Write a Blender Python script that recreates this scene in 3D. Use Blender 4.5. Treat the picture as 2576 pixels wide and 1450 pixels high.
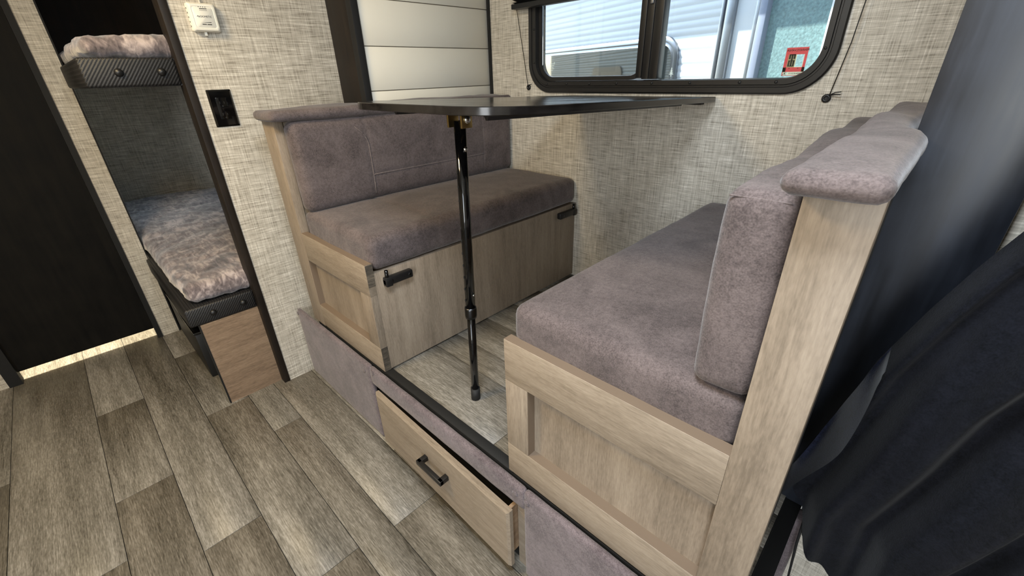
import bpy, bmesh, math, random
from mathutils import Vector, Matrix, noise
random.seed(7)
S = bpy.context.scene
for o in list(bpy.data.objects): bpy.data.objects.remove(o)
C = S.collection
PI = math.pi

# ------------------------------------------------------------------ camera
cam = bpy.data.cameras.new('camera'); camo = bpy.data.objects.new('camera', cam); C.objects.link(camo)
R_ = Vector((.72035726, .69307672, -.02702012)); U_ = Vector((-.29379953, .3401892, .89328223)); F_ = Vector((-.62830507, .63554384, -.44868337))
m = Matrix.Identity(4)
for i in range(3):
    m[i][0] = R_[i]; m[i][1] = U_[i]; m[i][2] = -F_[i]
m[2][3] = 1.2
camo.matrix_world = m
cam.sensor_width = 36; cam.lens = 36 * 1071.32 / 2576; cam.clip_start = .02
S.camera = camo

# ------------------------------------------------------------------ light
S.view_settings.view_transform = 'Standard'; S.view_settings.look = 'None'
S.view_settings.exposure = 0.0; S.view_settings.gamma = 1; S.view_settings.use_curve_mapping = False
w = bpy.data.worlds.new('sky'); S.world = w; w.use_nodes = True
wt = w.node_tree; bg = wt.nodes['Background']
sk = wt.nodes.new('ShaderNodeTexSky'); sk.sky_type = 'NISHITA'; sk.sun_disc = False
sk.sun_elevation = math.radians(52); sk.sun_rotation = math.radians(-60); sk.air_density = 1.2
hv = wt.nodes.new('ShaderNodeHueSaturation'); hv.inputs['Saturation'].default_value = .72
wt.links.new(sk.outputs[0], hv.inputs['Color']); wt.links.new(hv.outputs[0], bg.inputs[0]); bg.inputs[1].default_value = .80

def light(name, kind, loc, energy, color, size=None, size_y=None, direction=None, angle=None, spread=None):
    l = bpy.data.lights.new(name, kind); l.energy = energy; l.color = color
    o = bpy.data.objects.new(name, l); C.objects.link(o); o.location = loc
    if kind == 'AREA':
        l.shape = 'RECTANGLE'; l.size = size; l.size_y = size_y or size
        if spread: l.spread = spread
    if angle is not None: l.angle = angle
    if direction is not None: o.rotation_euler = Vector(direction).to_track_quat('-Z', 'Y').to_euler()
    return o
light('sun', 'SUN', (-6, -2, 8), 12.0, (1, .95, .86), direction=(1.72, .33, -1.75), angle=.009)
light('doorway_daylight', 'AREA', (.55, -1.46, 1.15), 32, (.92, .96, 1.0), .75, 1.5, direction=(-.1, 1, -.05))
light('ceiling_lamp_warm', 'AREA', (-1.2, -.35, 1.93), 27, (1.0, .78, .46), .35, .35, direction=(0, 0, -1))
light('roof_vent_daylight', 'AREA', (-.22, .15, 1.93), 25, (.82, .91, 1.0), .36, .36, direction=(0, 0, -1))
light('bathroom_lamp', 'AREA', (-2.98, -.25, 1.9), 200, (1.0, .90, .68), .3, .3, direction=(0, 0, -1))

# ------------------------------------------------------------------ helpers
def lin(c):
    return tuple(((v / 255) / 12.92 if v / 255 <= .04045 else ((v / 255 + .055) / 1.055) ** 2.4) for v in c)

ROOT = {}
def tag(o, label=None, cat=None, group=None, kind=None):
    if label: o['label'] = label
    if cat: o['category'] = cat
    if group: o['group'] = group
    if kind: o['kind'] = kind
    return o
def thing(name, loc, label=None, cat=None, group=None, kind=None, rot=0, local=False):
    o = bpy.data.objects.new(name, None); C.objects.link(o); o.location = loc; o.rotation_euler = (0, 0, rot)
    o.empty_display_size = .1
    ROOT[o] = Vector((0, 0, 0)) if local else Vector(loc)
    return tag(o, label, cat, group, kind)

class MB:
    def __init__(s): s.bm = bmesh.new()
    def add(s, verts, faces, smooth=False):
        vs = [s.bm.verts.new(v) for v in verts]
        for f in faces:
            try:
                fc = s.bm.faces.new([vs[i] for i in f]); fc.smooth = smooth
            except ValueError: pass
        return vs
    def box(s, x0, x1, y0, y1, z0, z1, bev=0, seg=2):
        if x0 > x1: x0, x1 = x1, x0
        if y0 > y1: y0, y1 = y1, y0
        if z0 > z1: z0, z1 = z1, z0
        b = bmesh.new()
        vs = [b.verts.new((x, y, z)) for x in (x0, x1) for y in (y0, y1) for z in (z0, z1)]
        for f in ((0, 1, 3, 2), (4, 6, 7, 5), (0, 4, 5, 1), (2, 3, 7, 6), (0, 2, 6, 4), (1, 5, 7, 3)):
            b.faces.new([vs[i] for i in f])
        if bev: bmesh.ops.bevel(b, geom=b.edges[:], offset=bev, segments=seg, affect='EDGES', profile=.5)
        s.merge(b, bool(bev)); return s
    def merge(s, b, smooth=False, mat=None):
        b.verts.ensure_lookup_table()
        if mat is not None: b.transform(mat)
        mp = {v: s.bm.verts.new(v.co) for v in b.verts}
        for f in b.faces:
            try:
                g = s.bm.faces.new([mp[v] for v in f.verts]); g.smooth = smooth
            except ValueError: pass
        b.free()
    def tube(s, pts, r, n=12, cap=True, smooth=True):
        pts = [Vector(p) for p in pts]; rings = []
        rr = r if isinstance(r, (list, tuple)) else [r] * len(pts)
        up = None
        for i, p in enumerate(pts):
            d = (pts[min(i + 1, len(pts) - 1)] - pts[max(i - 1, 0)]).normalized()
            if up is None: up = d.orthogonal().normalized()
            a = (up - d * up.dot(d)).normalized(); up = a; b = d.cross(a)
            rings.append([s.bm.verts.new(p + (a * math.cos(2 * PI * k / n) + b * math.sin(2 * PI * k / n)) * rr[i]) for k in range(n)])
        for i in range(len(rings) - 1):
            for k in range(n):
                f = s.bm.faces.new((rings[i][k], rings[i][(k + 1) % n], rings[i + 1][(k + 1) % n], rings[i + 1][k])); f.smooth = smooth
        if cap:
            s.bm.faces.new(rings[0][::-1]); s.bm.faces.new(rings[-1])
        return s
    def lathe(s, base, axis, prof, n=20, smooth=True):
        base = Vector(base); ax = Vector(axis).normalized(); a = ax.orthogonal().normalized(); b = ax.cross(a)
        rings = []
        for r, h in prof:
            rings.append([s.bm.verts.new(base + ax * h + (a * math.cos(2 * PI * k / n) + b * math.sin(2 * PI * k / n)) * max(r, 1e-5)) for k in range(n)])
        for i in range(len(rings) - 1):
            for k in range(n):
                f = s.bm.faces.new((rings[i][k], rings[i][(k + 1) % n], rings[i + 1][(k + 1) % n], rings[i + 1][k])); f.smooth = smooth
        s.bm.faces.new(rings[0][::-1]); s.bm.faces.new(rings[-1]); return s
    def loft(s, loops, closed=True, smooth=False, cap0=False, cap1=False):
        rings = [[s.bm.verts.new(p) for p in l] for l in loops]
        n = len(rings[0])
        for i in range(len(rings) - 1):
            for k in range(n if closed else n - 1):
                f = s.bm.faces.new((rings[i][k], rings[i][(k + 1) % n], rings[i + 1][(k + 1) % n], rings[i + 1][k])); f.smooth = smooth
        if cap0: s.bm.faces.new(rings[0][::-1])
        if cap1: s.bm.faces.new(rings[-1])
        return s
    def grid(s, nu, nv, fn, smooth=True):
        vs = [[s.bm.verts.new(fn(i / nu, j / nv)) for j in range(nv + 1)] for i in range(nu + 1)]
        for i in range(nu):
            for j in range(nv):
                f = s.bm.faces.new((vs[i][j], vs[i + 1][j], vs[i + 1][j + 1], vs[i][j + 1])); f.smooth = smooth
        return s
    def build(s, name, mat, parent=None, auto=None, fix=True):
        if fix: bmesh.ops.recalc_face_normals(s.bm, faces=s.bm.faces[:])
        me = bpy.data.meshes.new(name)
        off = Vector((0, 0, 0))
        if parent is not None:
            off = ROOT[parent]
            s.bm.transform(Matrix.Translation(-off))
        s.bm.to_mesh(me); s.bm.free()
        if auto is not None: me.set_sharp_from_angle(angle=math.radians(auto))
        o = bpy.data.objects.new(name, me); C.objects.link(o)
        if mat: me.materials.append(mat)
        if parent is not None: o.parent = parent
        ROOT[o] = off
        return o
def box(name, mat, parent, *d, bev=0):
    return MB().box(*d, bev=bev).build(name, mat, parent, auto=40 if bev else None)
def rrect(u0, u1, v0, v1, r, n=8):
    if not isinstance(r, (list, tuple)): r = [r] * 4
    out = []
    for (cu, cv, a0), q in zip(((u1, v0, -90), (u1, v1, 0), (u0, v1, 90), (u0, v0, 180)), r):
        su = -1 if cu == u1 else 1; sv = -1 if cv == v1 else 1
        for k in range(n + 1):
            a = math.radians(a0 + 90 * k / n)
            out.append((cu + su * q + q * math.cos(a), cv + sv * q + q * math.sin(a)))
    return out
def text_bm(s, size, M, ext=.0003, align='CENTER'):
    cu = bpy.data.curves.new('t', 'FONT'); cu.body = s; cu.size = size; cu.extrude = ext; cu.align_x = align; cu.align_y = 'CENTER'; cu.resolution_u = 3
    o = bpy.data.objects.new('t', cu); C.objects.link(o)
    dg = bpy.context.evaluated_depsgraph_get()
    me = bpy.data.meshes.new_from_object(o.evaluated_get(dg))
    b = bmesh.new(); b.from_mesh(me); b.transform(M)
    bpy.data.objects.remove(o); bpy.data.curves.remove(cu); bpy.data.meshes.remove(me)
    return b

# ------------------------------------------------------------------ materials
def newmat(name):
    mt = bpy.data.materials.new(name); mt.use_nodes = True
    nt = mt.node_tree; return mt, nt, nt.nodes['Principled BSDF']
def N(nt, t, **kw):
    n = nt.nodes.new(t)
    for k, v in kw.items():
        if k.startswith('i_'):
            key = k[2:]; key = int(key) if key.isdigit() else key.replace('_', ' ')
            n.inputs[key].default_value = v
        else: setattr(n, k, v)
    return n
def plain(name, c, rough=.5, metal=0, spec=None, bump=None, var=None, coat=0):
    mt, nt, b = newmat(name); b.inputs['Roughness'].default_value = rough; b.inputs['Metallic'].default_value = metal
    c = lin(c)
    tc = N(nt, 'ShaderNodeTexCoord')
    n1 = N(nt, 'ShaderNodeTexNoise', i_Scale=(var or (9, .06))[0], i_Detail=5.0); nt.links.new(tc.outputs['Object'], n1.inputs['Vector'])
    v = (var or (9, .06))[1]
    mx = N(nt, 'ShaderNodeMix', data_type='RGBA')
    mx.inputs[6].default_value = (*[x * (1 - v) for x in c], 1); mx.inputs[7].default_value = (*[min(1, x * (1 + v)) for x in c], 1)
    nt.links.new(n1.outputs[0], mx.inputs[0]); nt.links.new(mx.outputs[2], b.inputs['Base Color'])
    if spec is not None: b.inputs['Specular IOR Level'].default_value = spec
    if coat: b.inputs['Coat Weight'].default_value = coat
    if bump:
        n2 = N(nt, 'ShaderNodeTexNoise', i_Scale=bump[0], i_Detail=3.0); nt.links.new(tc.outputs['Object'], n2.inputs['Vector'])
        bp = N(nt, 'ShaderNodeBump', i_Strength=bump[1], i_Distance=.002)
        nt.links.new(n2.outputs[0], bp.inputs['Height']); nt.links.new(bp.outputs[0], b.inputs['Normal'])
    return mt
def stretched(nt, src, scale, nscale=1.0, detail=2.0, rough=.5):
    mp = N(nt, 'ShaderNodeMapping'); mp.inputs['Scale'].default_value = scale
    nt.links.new(src, mp.inputs['Vector'])
    n = N(nt, 'ShaderNodeTexNoise', i_Scale=nscale, i_Detail=detail, i_Roughness=rough)
    nt.links.new(mp.outputs[0], n.inputs['Vector']); return n.outputs[0]
def ramp(nt, src, stops):
    r = N(nt, 'ShaderNodeValToRGB'); e = r.color_ramp.elements
    while len(e) < len(stops): e.new(.5)
    for el, (p, c) in zip(e, stops):
        el.position = p; el.color = (*c, 1) if len(c) == 3 else c
    nt.links.new(src, r.inputs[0]); return r.outputs[0]
def mixc(nt, fac, a, b, mode='MIX'):
    mx = N(nt, 'ShaderNodeMix', data_type='RGBA', blend_type=mode)
    for i, v in ((0, fac), (6, a), (7, b)):
        if isinstance(v, (int, float)): mx.inputs[i].default_value = v
        elif isinstance(v, tuple): mx.inputs[i].default_value = (*v, 1)
        else: nt.links.new(v, mx.inputs[i])
    return mx.outputs[2]
def math_(nt, op, a, b=0.0):
    n = N(nt, 'ShaderNodeMath', operation=op)
    for i, v in enumerate((a, b)):
        if isinstance(v, (int, float)): n.inputs[i].default_value = v
        else: nt.links.new(v, n.inputs[i])
    return n.outputs[0]
def wallpaper(name, u):           # woven linen print; u = axis that runs along the wall
    mt, nt, b = newmat(name); tc = N(nt, 'ShaderNodeTexCoord').outputs['Object']
    def sc(a, v): return (a, a, v) if True else None
    hor = (17, 17, 430); ver = (430, 430, 15)
    h1 = stretched(nt, tc, hor, 1, 2); v1 = stretched(nt, tc, ver, 1, 2)
    h2 = stretched(nt, tc, (11, 11, 190), 1, 2); v2 = stretched(nt, tc, (190, 190, 9), 1, 2)
    s1 = math_(nt, 'ADD', math_(nt, 'MULTIPLY', h1, .6), math_(nt, 'MULTIPLY', v1, .4))
    s2 = math_(nt, 'ADD', math_(nt, 'MULTIPLY', h2, .5), math_(nt, 'MULTIPLY', v2, .5))
    s = math_(nt, 'ADD', math_(nt, 'MULTIPLY', s1, .62), math_(nt, 'MULTIPLY', s2, .38))
    col = ramp(nt, s, [(.39, lin((136, 129, 117))), (.47, lin((180, 173, 160))), (.535, lin((196, 189, 176))), (.62, lin((228, 222, 210)))])
    big = N(nt, 'ShaderNodeTexNoise', i_Scale=3.0, i_Detail=3.0); nt.links.new(tc, big.inputs['Vector'])
    col = mixc(nt, math_(nt, 'MULTIPLY', big.outputs[0], .12), col, lin((160, 151, 134)))
    nt.links.new(col, b.inputs['Base Color']); b.inputs['Roughness'].default_value = .62; b.inputs['Specular IOR Level'].default_value = .25
    bp = N(nt, 'ShaderNodeBump', i_Strength=.06, i_Distance=.001); nt.links.new(s, bp.inputs['Height']); nt.links.new(bp.outputs[0], b.inputs['Normal'])
    return mt
def wood(name, axis, dark, mid, light_, rough=.5, fine=1.0, rnd=0.0, speck=.5):
    mt, nt, b = newmat(name); tc = N(nt, 'ShaderNodeTexCoord').outputs['Object']
    oi = N(nt, 'ShaderNodeObjectInfo')
    if rnd:
        cb = N(nt, 'ShaderNodeCombineXYZ')
        r1 = math_(nt, 'MULTIPLY', oi.outputs['Random'], 17.0)
        for i in range(3): nt.links.new(r1, cb.inputs[i])
        va = N(nt, 'ShaderNodeVectorMath', operation='ADD'); nt.links.new(tc, va.inputs[0]); nt.links.new(cb.outputs[0], va.inputs[1]); tc = va.outputs[0]
    def sc(long, cross):
        return tuple(long if i == axis else cross for i in range(3))
    g1 = stretched(nt, tc, sc(1.6, 16), 1, 5, .6)
    g2 = stretched(nt, tc, sc(26 * fine, 330 * fine), 1, 3, .6)
    g3 = stretched(nt, tc, sc(5, 60), 1, 4, .65)
    g4 = stretched(nt, tc, sc(80, 300), 1, 2, .5)
    s = math_(nt, 'ADD', math_(nt, 'ADD', math_(nt, 'MULTIPLY', g1, .32), math_(nt, 'MULTIPLY', g4, .16)), math_(nt, 'ADD', math_(nt, 'MULTIPLY', g3, .52 - speck * .5), math_(nt, 'MULTIPLY', g2, speck * .5)))
    col = ramp(nt, s, [(.38, lin(dark)), (.50, lin(mid)), (.61, lin(light_))])
    if rnd:
        hs = N(nt, 'ShaderNodeHueSaturation'); nt.links.new(col, hs.inputs['Color'])
        nt.links.new(math_(nt, 'ADD', math_(nt, 'MULTIPLY', oi.outputs['Random'], rnd), 1 - rnd / 2), hs.inputs['Value']); col = hs.outputs[0]
    nt.links.new(col, b.inputs['Base Color']); b.inputs['Roughness'].default_value = rough; b.inputs['Specular IOR Level'].default_value = .35
    bp = N(nt, 'ShaderNodeBump', i_Strength=.18, i_Distance=.0008); nt.links.new(g2, bp.inputs['Height']); nt.links.new(bp.outputs[0], b.inputs['Normal'])
    return mt
def fabric(name, dark, light_, sheen=.35):
    mt, nt, b = newmat(name); tc = N(nt, 'ShaderNodeTexCoord').outputs['Object']
    a = N(nt, 'ShaderNodeTexNoise', i_Scale=420.0, i_Detail=2.0); c = N(nt, 'ShaderNodeTexNoise', i_Scale=120.0, i_Detail=3.0); d = N(nt, 'ShaderNodeTexNoise', i_Scale=8.0, i_Detail=5.0, i_Distortion=1.2)
    for n in (a, c, d): nt.links.new(tc, n.inputs['Vector'])
    s = math_(nt, 'ADD', math_(nt, 'MULTIPLY', a.outputs[0], .38), math_(nt, 'ADD', math_(nt, 'MULTIPLY', c.outputs[0], .25), math_(nt, 'MULTIPLY', d.outputs[0], .37)))
    col = ramp(nt, s, [(.38, lin(dark)), (.62, lin(light_))])
    nt.links.new(col, b.inputs['Base Color']); b.inputs['Roughness'].default_value = .9; b.inputs['Specular IOR Level'].default_value = .1
    b.inputs['Sheen Weight'].default_value = sheen; b.inputs['Sheen Roughness'].default_value = .45
    bp = N(nt, 'ShaderNodeBump', i_Strength=.35, i_Distance=.0012); nt.links.new(a.outputs[0], bp.inputs['Height']); nt.links.new(bp.outputs[0], b.inputs['Normal'])
    return mt
def vinyl(name):
    mt, nt, b = newmat(name); tc = N(nt, 'ShaderNodeTexCoord').outputs['Object']
    mp = N(nt, 'ShaderNodeMapping'); mp.inputs['Rotation'].default_value = (math.radians(38), 0, 0); nt.links.new(tc, mp.inputs['Vector'])
    br = N(nt, 'ShaderNodeTexWave', wave_type='BANDS', bands_direction='Y', i_Scale=44.0, i_Distortion=.5, i_Detail=1.0); nt.links.new(mp.outputs[0], br.inputs['Vector'])
    b2 = N(nt, 'ShaderNodeTexWave', wave_type='BANDS', bands_direction='Z', i_Scale=90.0, i_Distortion=.5, i_Detail=1.0); nt.links.new(mp.outputs[0], b2.inputs['Vector'])
    s = math_(nt, 'ADD', math_(nt, 'MULTIPLY', br.outputs[1], .65), math_(nt, 'MULTIPLY', b2.outputs[1], .35))
    nt.links.new(ramp(nt, s, [(.1, lin((11, 11, 12))), (.9, lin((36, 35, 36)))]), b.inputs['Base Color'])
    b.inputs['Roughness'].default_value = .5
    bp = N(nt, 'ShaderNodeBump', i_Strength=.5, i_Distance=.002); nt.links.new(s, bp.inputs['Height']); nt.links.new(bp.outputs[0], b.inputs['Normal'])
    return mt
def plush(name):
    mt, nt, b = newmat(name); tc = N(nt, 'ShaderNodeTexCoord').outputs['Object']
    w1 = N(nt, 'ShaderNodeTexNoise', i_Scale=5.0, i_Detail=6.0, i_Roughness=.65, i_Distortion=2.2); nt.links.new(tc, w1.inputs['Vector'])
    mp = N(nt, 'ShaderNodeMapping'); mp.inputs['Rotation'].default_value = (0, 0, .6); mp.inputs['Scale'].default_value = (14, 60, 30); nt.links.new(tc, mp.inputs['Vector'])
    w2 = N(nt, 'ShaderNodeTexNoise', i_Scale=1.0, i_Detail=4.0, i_Distortion=1.0); nt.links.new(mp.outputs[0], w2.inputs['Vector'])
    s = math_(nt, 'ADD', math_(nt, 'MULTIPLY', w1.outputs[0], .65), math_(nt, 'MULTIPLY', w2.outputs[0], .35))
    nt.links.new(ramp(nt, s, [(.40, lin((66, 59, 62))), (.50, lin((116, 105, 106))), (.60, lin((178, 165, 162)))]), b.inputs['Base Color'])
    b.inputs['Roughness'].default_value = .95; b.inputs['Sheen Weight'].default_value = .5
    bp = N(nt, 'ShaderNodeBump', i_Strength=.8, i_Distance=.006); nt.links.new(s, bp.inputs['Height']); nt.links.new(bp.outputs[0], b.inputs['Normal'])
    return mt
def laminate(name, c0, c1, rough=.35, axis=2, spec=.5):
    mt, nt, b = newmat(name); b.inputs['Specular IOR Level'].default_value = spec; tc = N(nt, 'ShaderNodeTexCoord').outputs['Object']
    g = stretched(nt, tc, tuple(3 if i == axis else 40 for i in range(3)), 1, 5, .65)
    g2 = N(nt, 'ShaderNodeTexNoise', i_Scale=11.0, i_Detail=6.0); nt.links.new(tc, g2.inputs['Vector'])
    s = math_(nt, 'ADD', math_(nt, 'MULTIPLY', g, .6), math_(nt, 'MULTIPLY', g2.outputs[0], .4))
    nt.links.new(ramp(nt, s, [(.36, lin(c0)), (.64, lin(c1))]), b.inputs['Base Color'])
    nt.links.new(ramp(nt, s, [(.3, (rough - .05,) * 3), (.7, (rough + .1,) * 3)]), b.inputs['Roughness'])
    return mt
def glass(name, tint=(.93, .97, .97)):
    mt = bpy.data.materials.new(name); mt.use_nodes = True; nt = mt.node_tree
    for n in list(nt.nodes): nt.nodes.remove(n)
    out = N(nt, 'ShaderNodeOutputMaterial'); t = N(nt, 'ShaderNodeBsdfTransparent'); t.inputs[0].default_value = (*tint, 1)
    g = N(nt, 'ShaderNodeBsdfGlossy', i_Roughness=.02); f = N(nt, 'ShaderNodeFresnel', i_IOR=1.45)
    mx = N(nt, 'ShaderNodeMixShader'); nt.links.new(f.outputs[0], mx.inputs[0]); nt.links.new(t.outputs[0], mx.inputs[1]); nt.links.new(g.outputs[0], mx.inputs[2])
    nt.links.new(mx.outputs[0], out.inputs[0]); return mt

WP = wallpaper('linen_wallpaper', 0)
WOODX = wood('greige_oak_x', 0, (117, 104, 89), (140, 126, 109), (155, 141, 124))
WOODY = wood('greige_oak_y', 1, (116, 94, 74), (152, 127, 103), (174, 149, 122))
WOODZ = wood('greige_oak_z', 2, (113, 101, 87), (137, 123, 107), (152, 138, 121))
WOODEND = wood('raw_wood_end', 1, (44, 40, 36), (86, 78, 68), (120, 108, 92))
PLANK = wood('grey_vinyl_plank', 0, (70, 66, 58), (112, 107, 98), (148, 143, 134), rough=.42, rnd=.07, speck=.75)
FAB = fabric('mauve_grey_velour', (70, 62, 61), (108, 97, 95), .2)
FABL = fabric('mauve_grey_velour_skirt', (80, 71, 73), (122, 111, 113), .25)
SEAM = fabric('seam_thread', (84, 75, 73), (116, 105, 103), .2)
VINYL = vinyl('black_weave_vinyl'); PLUSH = plush('mauve_plush')
DARK = laminate('espresso_laminate', (20, 16, 13), (40, 33, 27), .5, spec=.25)
EDGE = plain('brown_edge_band', (112, 96, 80), .55)
BLACKDOOR = laminate('black_oak_laminate', (10, 9, 8), (24, 22, 19), .6, spec=.12)
FLANGE = laminate('charcoal_laminate', (20, 22, 27), (40, 44, 53), .4)
TABLE = laminate('black_walnut_top', (9, 8, 8), (34, 31, 29), .14, axis=1)
BLACK = plain('black_plastic', (20, 20, 21), .42)
BLACKG = plain('gloss_black', (7, 7, 8), .08)
BLACKM = plain('matte_black', (12, 12, 12), .75)
CORDM = plain('black_cord', (16, 15, 15), .8)
FRAME = plain('window_frame_black', (26, 25, 25), .38)
SHIP = plain('white_shiplap', (222, 217, 203), .5, var=(3, .03))
SHIPBACK = plain('shiplap_gap', (120, 112, 100), .8)
WHITE = plain('white_plastic', (232, 228, 216), .4, var=(4, .02))
PRINT = plain('grey_print', (70, 68, 64), .7)
CHROME = plain('chrome', (200, 200, 200), .15, 1.0)
BRASS = plain('brass_zinc', (168, 146, 98), .3, 1.0)
RUBBER = plain('black_rubber', (22, 22, 23), .7)
STEEL = plain('dark_steel', (70, 70, 72), .3, 1.0)
SIDING = plain('white_siding', (235, 238, 240), .35, var=(2, .02))
OWNSIDE = plain('grey_siding', (96, 104, 104), .5)
ALU = plain('aluminium', (150, 153, 158), .32, .9)
BLUEALU = plain('blue_grey_metal', (150, 158, 178), .4)
TEAL = plain('pebbled_teal', (128, 158, 160), .4, bump=(80, 1.0), var=(75, .6))
MIRRORG = plain('tinted_glass', (10, 13, 14), .03, 0, spec=1.0)
MIRRORG.node_tree.nodes['Principled BSDF'].inputs['IOR'].default_value = 2.4
GRAVEL = plain('gravel', (150, 146, 138), .9, bump=(60, .8), var=(40, .25))
CEIL = plain('ceiling_white', (225, 222, 214), .7)
GLASS = glass('window_glass')
CURT = fabric('charcoal_curtain', (8, 9, 12), (22, 23, 29), .08)
CURTL = fabric('curtain_lining', (14, 16, 27), (34, 38, 56), .2)
RED = plain('sticker_red', (226, 70, 76), .5); TAN = plain('sticker_tan', (170, 150, 105), .5); CREAM = plain('sticker_cream', (240, 236, 214), .5)
ETCH = plain('etched_white', (225, 240, 240), .6)

# ------------------------------------------------------------------ setting
XL, XN, YW, YS, ZP = -1.796, -1.607, 1.53, .508, .33
def struct(o): o['kind'] = 'structure'; return o

fl = struct(box('floor', BLACKM, None, -3.75, 1.6, -1.6, .9, -.03, -.004)); ROOT[fl] = Vector((0, 0, 0))
rows = [(-1.5, -1.2, [-2.5, -1.3, -.1]), (-1.2, -.96, [-3, -1.9, -.6]), (-.96, -.803, [-2.4, -1.2]), (-.803, -.646, [-2.9, -1.65, -.5]), (-.646, -.49, [-1.95, -.75]),
        (-.49, -.25, [-2.95, -1.314, -.2]), (-.25, -.094, [-2.148, -1.575, -.45]), (-.094, .062, [-3.0, -1.182, -.1]), (.062, .219, [-2.40, -1.815, -.865, .2]),
        (.219, .323, [-2.6, -1.523, -.3]), (.323, .48, [-2.0, -.845, .4]), (.48, .637, [-2.3, -1.1]), (.637, .9, [-2.7, -1.4])]
for y0, y1, js in rows:
    xs = [-3.72] + js + [1.55]
    for a, b in zip(xs, xs[1:]):
        MB().box(a + .0006, b - .0006, y0 + .0008, y1 - .0008, -.004, 0, bev=.0006, seg=1).build('plank', PLANK, fl)
fn = struct(box('floor', BLACKM, None, XN, -.018, .509, YW, .30, ZP - .003)); ROOT[fn] = Vector((0, 0, 0))
for y0, y1, js in [(.536, .72, [-.618]), (.72, .818, [-1.2]), (.818, .975, [-.3]), (.975, 1.13, [-.95]), (1.13, 1.29, [-.5]), (1.29, 1.525, [-1.1])]:
    xs = [XN + .004] + js + [-.02]
    for a, b in zip(xs, xs[1:]):
        MB().box(a + .0006, b - .0006, y0 + .0008, y1 - .0008, ZP - .003, ZP, bev=.0006, seg=1).build('plank', PLANK, fn)
struct(box('ceiling', CEIL, None, -3.75, 1.6, -1.6, 1.6, 1.96, 2.0))
struct(box('wall_left', WP, None, -1.84, XL, .385, .9, .0, 1.96))
struct(box('trim_1', DARK, None, -1.862, XL + .004, .361, .385, .0, 1.96, bev=.002))
struct(box('wall_bunk_end', WP, None, -3.72, -3.68, .14, .94, 0, 1.96))
struct(box('bunk_dark_panel', DARK, None, -3.68, -3.665, .142, .899, 1.28, 1.96))  # dark panel added over the back wall to darken the upper bunk
# bunk side wall with its window
mw = MB()
for d in ((-3.72, -3.55, .9, .94, 0, 1.96), (-2.6, -1.80, .9, .94, 0, 1.96), (-3.55, -2.6, .9, .94, 0, .64), (-3.55, -2.6, .9, .94, 1.13, 1.96)): mw.box(*d)
struct(mw.build('wall_bunk_side', WP))
struct(box('wall_bathroom', WP, None, -3.72, -2.70, .068, .141, 0, 1.96))
struct(box('trim_2', BLACKM, None, -2.703, -2.697, .1405, .146, 0, 1.96))
mw = MB(); mw.box(-2.74, -2.70, -1.5, -.50, 0, 1.96); mw.box(-2.74, -2.70, -.50, .068, 1.88, 1.96)
struct(mw.build('wall_bathroom_front', WP))
struct(box('wall_bathroom_back', DARK, None, -3.72, -3.68, -1.5, .068, 0, 1.96))  # unseen wall, made dark to cut the light spilling under the door
d1 = struct(thing('door_1', (-2.73, -.2, 0)))
box('door_panel', BLACKDOOR, d1, -2.745, -2.715, -.456, .046, .053, 1.88)
for a, b in ((-.50, -.4565), (.0465, .068)): box('door_jamb', BLACKM, d1, -2.75, -2.692, a, b, 0, 1.88)
# entry side and far walls (behind the camera)
mw = MB(); mw.box(-3.72, .15, -1.54, -1.5, 0, 1.96); mw.box(.95, 1.6, -1.54, -1.5, 0, 1.96); mw.box(.15, .95, -1.54, -1.5, 1.9, 1.96)
struct(mw.build('wall_entry', WP))
struct(box('wall_front', WP, None, 1.55, 1.6, -1.5, .9, 0, 1.96))
# window wall with rounded opening
WX0, WX1, WZ0, WZ1 = -1.364, -.266, 1.1265, 1.70
hole = rrect(WX0 + .02, WX1 - .02, WZ0 + .02, WZ1 - .02, .085, 10)
outer = []
bx0, bx1, bz0, bz1 = -1.66, .06, .30, 1.97
cx, cz = (WX0 + WX1) / 2, (WZ0 + WZ1) / 2
for (x, z) in hole:
    dx, dz = x - cx, z - cz
    t = min((bx1 - cx) / dx if dx > 0 else (bx0 - cx) / dx if dx < 0 else 9e9, (bz1 - cz) / dz if dz > 0 else (bz0 - cz) / dz if dz < 0 else 9e9)
    outer.append((cx + dx * t, cz + dz * t))
crn = [(bx1, bz0), (bx1, bz1), (bx0, bz1), (bx0, bz0)]
for c in crn:
    i = min(range(len(outer)), key=lambda k: (outer[k][0] - c[0]) ** 2 + (outer[k][1] - c[1]) ** 2); outer[i] = c
mw = MB(); P = lambda l, y: [(x, y, z) for x, z in l]
mw.loft([P(outer, YW), P(hole, YW), P(hole, YW + .045), P(outer, YW + .045), P(outer, YW)])
struct(mw.build('wall_window', WP))
wn = struct(thing('wall_nook', (XN, 1.2, 0)))
box('backing', SHIPBACK, wn, XN - .04, XN - .006, .9, YW, .3, 1.96)
for k in range(-6, 6):
    z = 1.1566 + .149 * k
    if z + .149 < .33 or z > 1.95: continue
    MB().box(XN - .006, XN, .902, YW, max(z, .335) + .0014, min(z + .149, 1.955) - .0014, bev=.0012, seg=1).build('shiplap_board', SHIP, wn)
struct(box('trim_3', DARK, None, XL, -1.634, .88, .902, .0, 1.96, bev=.002))
struct(box('trim_4', BLACKM, None, -1.636, -1.601, .874, .902, .3, 1.96, bev=.002))
struct(box('trim_5', BLACKM, None, XN, XN + .012, YW - .012, YW, .3, 1.96, bev=.002))
struct(box('wall_nook_right', WP, None, .0, .04, .94, YW, .3, 1.96))
struct(box('trim_6', FLANGE, None, -.032, .101, .882, .90, .325, 1.96, bev=.0015))
struct(box('wall_side', WP, None, .014, 1.6, .90, .94, 0, 1.96))
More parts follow.
